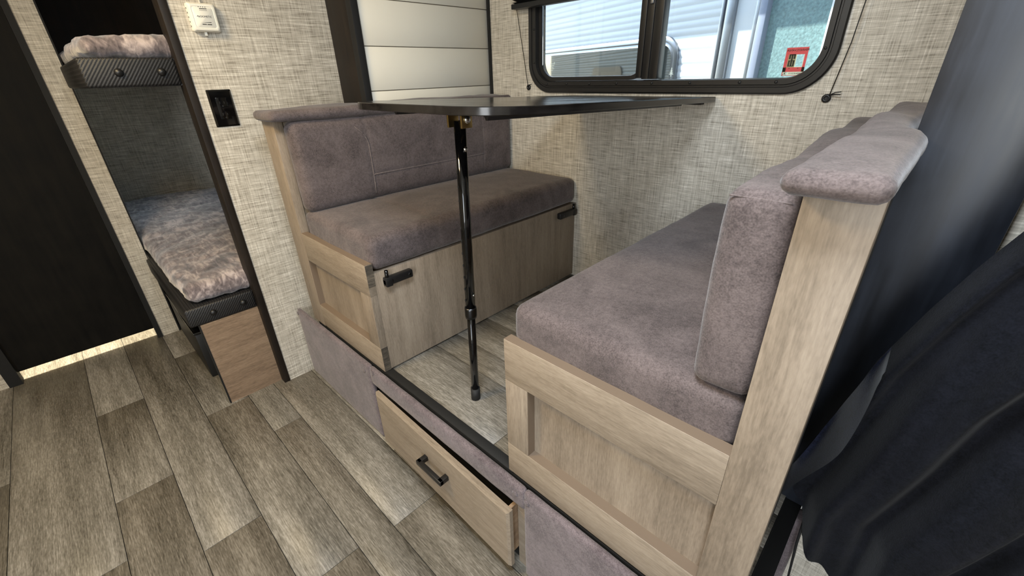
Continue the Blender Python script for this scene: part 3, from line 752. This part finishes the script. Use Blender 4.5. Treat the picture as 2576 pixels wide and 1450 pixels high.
# turned back edge showing the lining
def lining(u, v):
    z = .532 + v * .30; x = interp(ez, z); wd = .020 * math.sin(PI * min(1, v * 1.02)) ** .7 + .002
    return (x - .002 + u * wd, .744 - .02 * u + .010 * math.sin(u * 3 + z * 30) - .045 * u * u, z - .008 * u)
MB().grid(8, 40, lining).build('lining', CURTL, cu, fix=False)
MB().tube([(.024, .80, .36), (.03, .80, .335), (.042, .79, .325), (.058, .77, .33)], .0022, 8).build('tie_loop', CORDM, cu)
MB().tube([(.022, .82, .37), (.027, .82, .28), (.037, .82, .165), (.0375, .82, .16)], [.0026, .0026, .0022, .0014], 8).build('tie_cord', CORDM, cu)
o = cushion(.006, .026, .845, .886, .0, .318, .008, (.002, .002, 0), .001, .008, None, seed=2).build('edge_padding', FABL)
tag(o, 'narrow padded upright strip at the slide opening below the curtain', 'trim')

# ------------------------------------------------------------------ outside
own = MB()
def corr(mb, x0, x1, z0, z1, y, period=.078, dep=.006, sgn=1, segs=None):
    pr = []; z = z0
    while z < z1:
        for a, d in ((0, 0), (.10, 1), (.16, 1), (.26, 0), (.52, 0), (.60, .6), (.66, .6), (.76, 0)):
            zz = z + a * period
            if zz < z1: pr.append((zz, y - sgn * 0 + dep * d))
        z += period
    pr.append((z1, y))
    mb.loft([[(x0, yy, zz) for zz, yy in pr], [(x1, yy, zz) for zz, yy in pr]], closed=False, smooth=True)
for (x0, x1, z0, z1) in ((-1.68, WX0, .05, 2.05), (WX1, .08, .05, 2.05), (WX0, WX1, .05, WZ0), (WX0, WX1, WZ1, 2.05)):
    corr(own, x0, x1, z0, z1, YW + .056, dep=-.006)
struct(own.build('wall_exterior', OWNSIDE, fix=False))
mo = MB(); corr(mo, -6, -3.55, -.3, 2.05, .96, dep=-.006); corr(mo, -2.6, -1.68, -.3, 2.05, .96, dep=-.006); corr(mo, -3.55, -2.6, -.3, .64, .96, dep=-.006); corr(mo, -3.55, -2.6, 1.13, 2.05, .96, dep=-.006); corr(mo, .08, 4, -.3, 2.05, .96, dep=-.006)
struct(mo.build('wall_exterior', OWNSIDE, fix=False))
gt = thing('travel_trailer', (-10, .9, -.75), 'grey ribbed trailer side mirrored in the window of the white trailer', 'trailer')
mb = MB(); corr(mb, -16, -6.2, -.4, 2.3, .96, period=.12, dep=-.008); mb.build('siding', OWNSIDE, gt, fix=False)
box('body', OWNSIDE, gt, -16, -6.2, -1.5, .93, -.4, 2.3)
mb = MB(); p = rrect(-10.3, -8.1, .45, 1.29, .16, 8); mb.loft([[(x, .94, z) for x, z in p], [(x, .985, z) for x, z in p]], cap0=True, cap1=True); mb.build('window_glass', BLACK, gt)
struct(box('roof', CEIL, None, -6, 4, -1.7, 1.62, 2.05, 2.1))
struct(box('ground', GRAVEL, None, -14, 14, -14, 14, -.85, -.75))

nb = thing('travel_trailer', (-1.48, 3.0, -.75), 'white travel trailer with ribbed siding parked outside the dinette window', 'trailer', rot=math.radians(-19.949), local=True)
zo = .75
mb = MB(); corr(mb, -5.0, .43, -.35 + zo, 2.3 + zo, 0, period=.0783, dep=.0045)
mb.build('siding', SIDING, nb, fix=False)
mb = MB(); mb.box(-5.0, 2.5, .012, 2.2, -.35 + zo, 2.3 + zo); mb.build('body', SIDING, nb)
mb = MB()
mb.box(.405, .425, -.022, .012, -.35 + zo, 2.3 + zo, bev=.004); mb.box(.425, .440, -.012, .012, -.35 + zo, 2.3 + zo, bev=.002); mb.box(.440, .497, -.026, .012, -.35 + zo, 2.3 + zo, bev=.006)
mb.build('corner_moulding', ALU, nb, auto=40)
box('white_panel', SIDING, nb, .497, .62, -.004, .012, -.35 + zo, 2.3 + zo)
box('panel_edge', ALU, nb, .62, .655, -.018, .012, -.35 + zo, 2.3 + zo, bev=.004)
box('door_frame', BLUEALU, nb, .655, .70, -.036, .012, -.35 + zo, 2.3 + zo, bev=.006)
box('pebbled_panel', TEAL, nb, .70, 1.012, -.002, .012, -.35 + zo, 2.3 + zo)
box('front_cap', SIDING, nb, 1.012, 2.5, -.03, .012, -.35 + zo, 2.3 + zo, bev=.006)
box('awning', SIDING, nb, -5.0, 2.5, -.36, .012, 2.05 + zo, 2.16 + zo, bev=.02)
fw = MB(); Lw = lambda d, y, r: [(x, y, z + zo) for x, z in rrect(-2.6 + d, .118 - d, .72 + d, 1.392 - d, r, 10)]
fw.loft([Lw(0, .008, .13), Lw(0, -.016, .13), Lw(.012, -.024, .12), Lw(.026, -.024, .105), Lw(.032, -.012, .10), Lw(.036, -.012, .096), Lw(.050, -.018, .085), Lw(.052, .002, .083)], smooth=False)
nf = fw.build('window_frame', ALU, nb, auto=40)
gl = MB(); p = Lw(.045, -.010, .09); gl.loft([p, [(x, y + .004, z) for x, y, z in p]], cap0=True, cap1=True); gl.build('window_glass', MIRRORG, nf)
